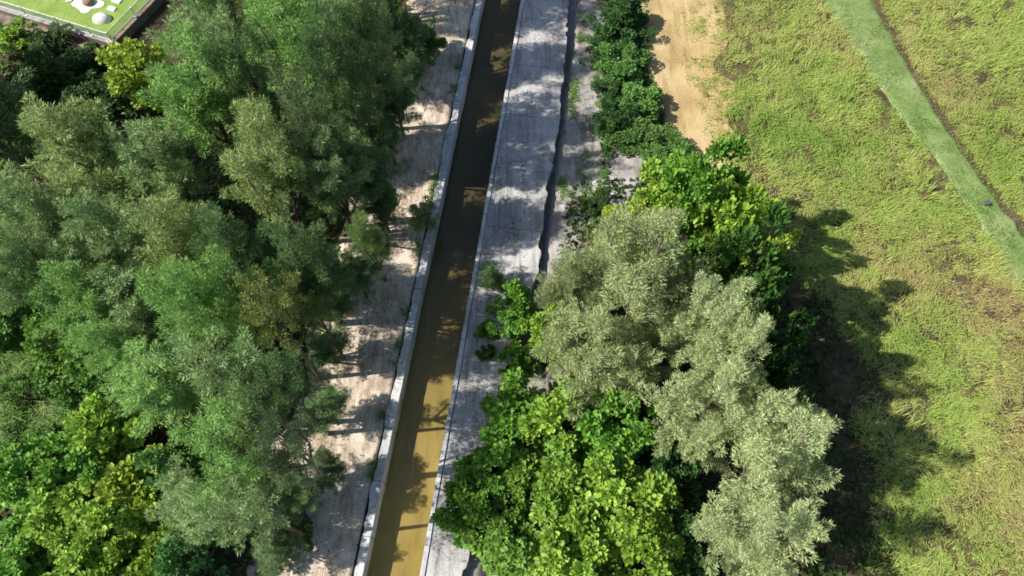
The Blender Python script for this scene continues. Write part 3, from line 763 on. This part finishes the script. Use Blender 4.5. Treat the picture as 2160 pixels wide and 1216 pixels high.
# short turf of the green path
n = 90000
y = rng.uniform(-5, 46, n); a = rng.random(n); x = ditchL(y)*(1-a)+ditchR(y)*a
k = (rng.random(n) < .06+.7*vnoise(x, y, .7, 73)**2.2) & (x < 46); x, y = x[k], y[k]; th = rng.random(len(x))*6.28
tag(link('short_grass', blades('short_grass', np.stack([x, y], -1), rng.uniform(.04, .12, len(x)), np.stack([np.cos(th), np.sin(th)], -1), rng.uniform(.3, 1.4, len(x)), rng.uniform(.015, .03, len(x)), M['wild'], np.full(len(x), .21))),
    'short turf of the green path through the field', 'grass', kind='stuff')

n = 26000
c, s_ = rng.uniform(5.7, 9.2, n), rng.uniform(17, 46, n)
w = W(c, s_); x, y = w[:, 0], w[:, 1]
k = (x < fieldL(y)+.25+.5*(vnoise(x, y, .7, 91)-.5)) & (c > 5.9+.9*vnoise(x, y, .8, 92)) & ((c < 7.0) | (s_ > 22.5)) & (rng.random(n) < .2+vnoise(x, y, .6, 93))
scatter_leaves('hedge_undergrowth', w[k, :2], ground_z(x[k], y[k])+.04+1.1*vnoise(x[k], y[k], .9, 94)**1.6*rng.random(k.sum())**.5, .15, M['leaf'], (.075, .175, .045), 'tangled green undergrowth between the hedge shrubs')

# grass patch at the left edge
n = 60000
pa = np.array([P(u, v)[:2] for u, v in ((-140, 660), (150, 700), (230, 860), (120, 1000), (-140, 980))])
lo, hi = pa.min(0), pa.max(0); q = rng.uniform(lo, hi, (n, 2))
ins = np.zeros(n, bool)
for i in range(len(pa)):
    a, b = pa[i], pa[(i+1) % len(pa)]
    t = ((a[1] > q[:, 1]) != (b[1] > q[:, 1])) & (q[:, 0] < (b[0]-a[0])*(q[:, 1]-a[1])/(b[1]-a[1]+1e-9)+a[0]); ins ^= t
q = q[ins]; th = rng.random(len(q))*6.28
tag(link('grass', blades('grass', q, (.3+1.0*vnoise(q[:, 0], q[:, 1], .7, 72))*rng.uniform(.5, 1.1, len(q)), np.stack([np.cos(th), np.sin(th)], -1), rng.uniform(.4, 1.2, len(q)), rng.uniform(.022, .04, len(q)), M['wild'], .5*vnoise(q[:, 0], q[:, 1], .9, 71)**2-.05+np.zeros(len(q)))),
    'fine wild grass patch at the left edge of the forest', 'grass', kind='stuff')

# fallen leaves and twigs on the bank, the slab and the lower strip
def litter(name, c, s_, z, keep, mat, col, label, ll):
    w = W(c, s_); k = rng.random(len(c)) < keep(w[:, 0], w[:, 1], c, s_)
    p = w[k]; p[:, 2] = z[k]; n = len(p)
    a = rng.random(n)*6.28; d = unit(np.stack([np.cos(a), np.sin(a), rng.normal(0, .15, n)], -1)); nr = unit(np.array([0, 0, 1.0])+rand_dirs(rng, n)*.35)
    thin = rng.random(n) < .35; L = ll*rng.uniform(.5, 1.5, n)*np.where(thin, 2.4, 1.0)
    V = rhombs(p, d, nr, L, L*np.where(thin, .07, rng.uniform(.35, .6, n)))
    o = link(name, mesh_quads(name, V, np.arange(n*4).reshape(-1, 4), False, mat)); o.color = tuple(col)+(1,)
    tag(o, label, 'leaf litter', kind='stuff')
n = 30000
c, s_ = rng.uniform(-6.2, -1.3, n), rng.uniform(-2, 44, n)
litter('leaf_litter', c, s_, np.where(c > -1.45, .16, .115), lambda x, y, c, s: np.clip((-1.9-c)/4, .04, 1)*(.1+1.3*vnoise(x, y, .6, 81)**2), M['needle'], (.10, .07, .04), 'dry brown leaf litter on the sandy bank', .09)
n = 16000
c, s_ = rng.uniform(1.4, 6.2, n), rng.uniform(-2, 44, n)
on = c < 3.7
litter('leaf_litter', c, s_, np.where(on, .085, -.33), lambda x, y, c, s: np.where((c > 3.5) & (c < 4.9), 0, 1)*(.05+1.1*vnoise(x, y, .7, 82)**3), M['needle'], (.11, .085, .05), 'dry brown leaf litter on the walkway', .07)
n = 2600
c, s_ = rng.uniform(-1.08, 1.08, n), rng.uniform(-2, 44, n)
litter('floating_leaves', c, s_, np.full(n, -.812), lambda x, y, c, s: (.03+.9*np.abs(c/1.08)**4)*(.15+1.2*vnoise(x, y, .8, 84)**2), M['needle'], (.20, .16, .07), 'small fallen leaves floating along the canal water', .08)
# weeds along the broken edges
n = 5200
s_ = rng.uniform(-2, 44, n); wh = rng.integers(0, 4, n)
c = np.choose(wh, [-1.62+0*s_, 4.75+0*s_, 5.9+0*s_, -5.3+0*s_])+rng.normal(0, .10, n)+np.choose(wh, [0, .1, .35, .5])*rng.normal(0, 1, n)
w = W(c, s_); k = vnoise(w[:, 0], w[:, 1], .8, 83) > np.choose(wh, [.66, .62, .5, .45]); w, c = w[k], c[k]
w = np.repeat(w, 7, 0)+rng.normal(0, .06, (len(w)*7, 3)); th = rng.random(len(w))*6.28
tag(link('weeds', blades('weeds', w[:, :2], rng.uniform(.1, .32, len(w)), np.stack([np.cos(th), np.sin(th)], -1), rng.uniform(.3, 1.3, len(w)), rng.uniform(.02, .04, len(w)), M['wild'], np.repeat(np.interp(c, WC, WZ), 7)+.02)),
    'green weeds in the cracks and edges along the canal', 'weeds', kind='stuff')

# ------------------------------------------------------------------ terrace with green turf and railing, top left
TZ = .55
A = P(236, 84, TZ)[:2]; B = P(-160, -37, TZ)[:2]; E = P(292, 26, TZ)[:2]
f1 = unit(B-A); f2 = unit(E-A); LB, LE = np.linalg.norm(B-A), 9.0
ter = link('terrace', None); ter.location = (A[0], A[1], 0)
tag(ter, 'raised terrace of bright green turf with brown wall in the top left corner', 'terrace')
def quadbox(p4, z0, z1):
    mb = MB(); V = [(p[0], p[1], z) for z in (z0, z1) for p in p4]
    mb.add(V, [(0, 3, 2, 1), (4, 5, 6, 7), (0, 1, 5, 4), (1, 2, 6, 5), (2, 3, 7, 6), (3, 0, 4, 7)]); return mb
O = np.zeros(2)
def TP(a, b): return f1*a + f2*b            # terrace plane, metres along the front and the right edge
link('retaining_wall', quadbox([TP(-.22, -.22), TP(LB, -.22), TP(LB, LE), TP(-.22, LE)][::-1], -.1, TZ-.03).mesh('retaining_wall', M['retain']), ter)
link('coping', quadbox([TP(-.3, -.3), TP(LB, -.3), TP(LB, .02), TP(.02, .02)][::-1], TZ-.028, TZ+.03).mesh('coping', M['strip']), ter)
link('footing', quadbox([TP(-.55, -.75), TP(LB, -.75), TP(LB, -.225), TP(-.55, -.225)][::-1], -.1, .12).mesh('footing', M['retain']), ter)
link('turf', quadbox([TP(.03, .03), TP(LB, .03), TP(LB, LE), TP(.03, LE)][::-1], TZ-.1, TZ+.01).mesh('turf', M['turf']), ter)

rail = link('fence', None); rail.location = (A[0], A[1], TZ+.02)
tag(rail, 'low white railing with pale netting round the green terrace', 'fence')
FHt = .62
post_me = MB(); post_me.tube([(0, 0, 0), (0, 0, FHt)], [.035, .03], 8); post_me.box(0, 0, 0, .05, .08, .08); post_me.tube([(0, 0, FHt), (0, 0, FHt+.03)], [.045, .045], 8)
post_me = post_me.mesh('post', M['white'])
def r3(p, z): return (p[0], p[1], z)
for a, b in ((-.12, -.12), (1.15, -.14), (3.2, -.14), (5.4, -.14), (7.6, -.14), (9.8, -.14), (-.12, 1.9), (-.12, 4.2)):
    o = link('post', post_me, rail); p = TP(a, b); o.location = r3(p, .012)
for (a0, b0, a1, b1) in ((-.12, -.14, LB, -.14), (-.12, -.12, -.12, LE)):
    for z in (.12, FHt):
        mb = MB(); mb.tube([r3(TP(a0, b0), z), r3(TP(a1, b1), z)], [.022, .022], 6); link('rail', mb.mesh('rail', M['white']), rail)
    mb = MB(); p0, p1 = TP(a0, b0), TP(a1, b1); q_ = unit(np.array([p1[1]-p0[1], p0[0]-p1[0]]))*.004
    mb.add([r3(p0+q_, .13), r3(p1+q_, .13), r3(p1+q_, FHt-.02), r3(p0+q_, FHt-.02)], [(0, 1, 2, 3)])
    link('netting', mb.mesh('netting', M['net']), rail)

ang1 = math.atan2(f1[1], f1[0])
def on_turf(u, v): return P(u, v, TZ)
def slab(u, v, hx, hy, ang, label):
    mb = MB(); mb.box(0, 0, 0, .05, hx, hy); mb.box(0, 0, .05, .06, hx-.02, hy-.02)
    o = link('paving_slab', mb.mesh('paving_slab', M['white'])); p = on_turf(u, v); o.location = (p[0], p[1], TZ+.012); o.rotation_euler = (0, 0, ang)
    tag(o, label, 'slab', 'white slabs on the terrace turf')
slab(236, 20, .24, .15, -.35, 'white slab on the turf nearest the terrace corner')
slab(247, 3, .26, .17, -.35, 'white slab on the turf above the corner slab at the top edge')
slab(146, 2, .16, .14, .3, 'white slab on the turf left of the cream cloth')
slab(122, -2, .15, .13, .3, 'leftmost white slab on the turf at the top edge')
# cream cloth with a brown round pouf, white dome
nu = 40
t = np.linspace(0, 2*np.pi, nu, endpoint=False)
rad = .62*(1+.28*np.sign(np.sin(4*t+.6))*np.abs(np.sin(4*t+.6))**.5*.6+.12*np.sin(2*t))
rings = []
for f, z in ((.02, .03), (.45, .035), (.8, .03), (1.0, .012)):
    rings.append(np.stack([rad*f*np.cos(t)*1.25, rad*f*np.sin(t), z+.012*np.sin(5*t)*f], -1))
X = np.stack([np.concatenate([r_, r_[:1]]) for r_ in rings], 0)
o = link('cloth', grid_mesh('cloth', X, M['cream'])); p = on_turf(186, 9); o.location = (p[0], p[1], TZ+.014); o.rotation_euler = (0, 0, -.3)
tag(o, 'cream cloth spread on the green turf under a brown pouf', 'cloth')
def lathe(prof, n=28):
    t = np.linspace(0, 2*np.pi, n+1)
    return np.stack([np.stack([r_*np.cos(t), r_*np.sin(t), 0*t+z], -1) for r_, z in prof], 0)
o = link('pouf', grid_mesh('pouf', lathe([(.02, .26), (.16, .25), (.26, .21), (.30, .12), (.27, .03), (.22, 0)])[:, ::-1], M['brown'])); o.location = (p[0]+.05, p[1]+.02, TZ+.05)
tag(o, 'round brown pouf resting on the cream cloth', 'pouf')
o = link('dome', grid_mesh('dome', lathe([(.02, .42), (.18, .40), (.32, .31), (.42, .16), (.45, 0)])[:, ::-1], M['white'])); p = on_turf(216, 42); o.location = (p[0], p[1], TZ+.012); o.scale = (1.15, .85, .8)
tag(o, 'blurry white rounded dome on the turf near the railing', 'dome')

# ------------------------------------------------------------------ small things
mb = MB(); mb.tube([(0, 0, 0), (0, 0, .05), (0, 0, .17), (0, 0, .2)], [.09, .1, .13, .125], 14)
o = link('bucket', mb.mesh('bucket', M['blue'])); p = P(2079, 432, .2); o.location = (p[0], p[1], .235)
tag(o, 'small dark blue container lying on the green path', 'container')
def twig(u, v, u2, v2, z, label):
    a, b = P(u, v, z), P(u2, v2, z+.35); mb = MB(); d = b-a; r = np.random.default_rng(int(u+v))
    mid = a+d*.5+np.array([0, 0, .15])
    mb.tube([a*0, mid-a, b-a], [.02, .014, .006], 5)
    for k in range(7):
        f = r.uniform(.25, .95); s_ = d*f + np.array([0, 0, .2*f]); e = s_ + d*.3*r.uniform(.5, 1) + r.normal(0, .16, 3)
        mb.tube([s_, (s_+e)/2+r.normal(0, .02, 3), e], [.01, .007, .003], 4)
    o = link('dead_branch', mb.mesh('dead_branch', M['cream'])); o.location = a
    tag(o, label, 'branch')
twig(1600, 860, 1690, 815, .6, 'bleached dead branch reaching into the long shadow')
twig(120, 1075, 60, 1105, 1.0, 'bleached dead branch among the lower left shrubs')
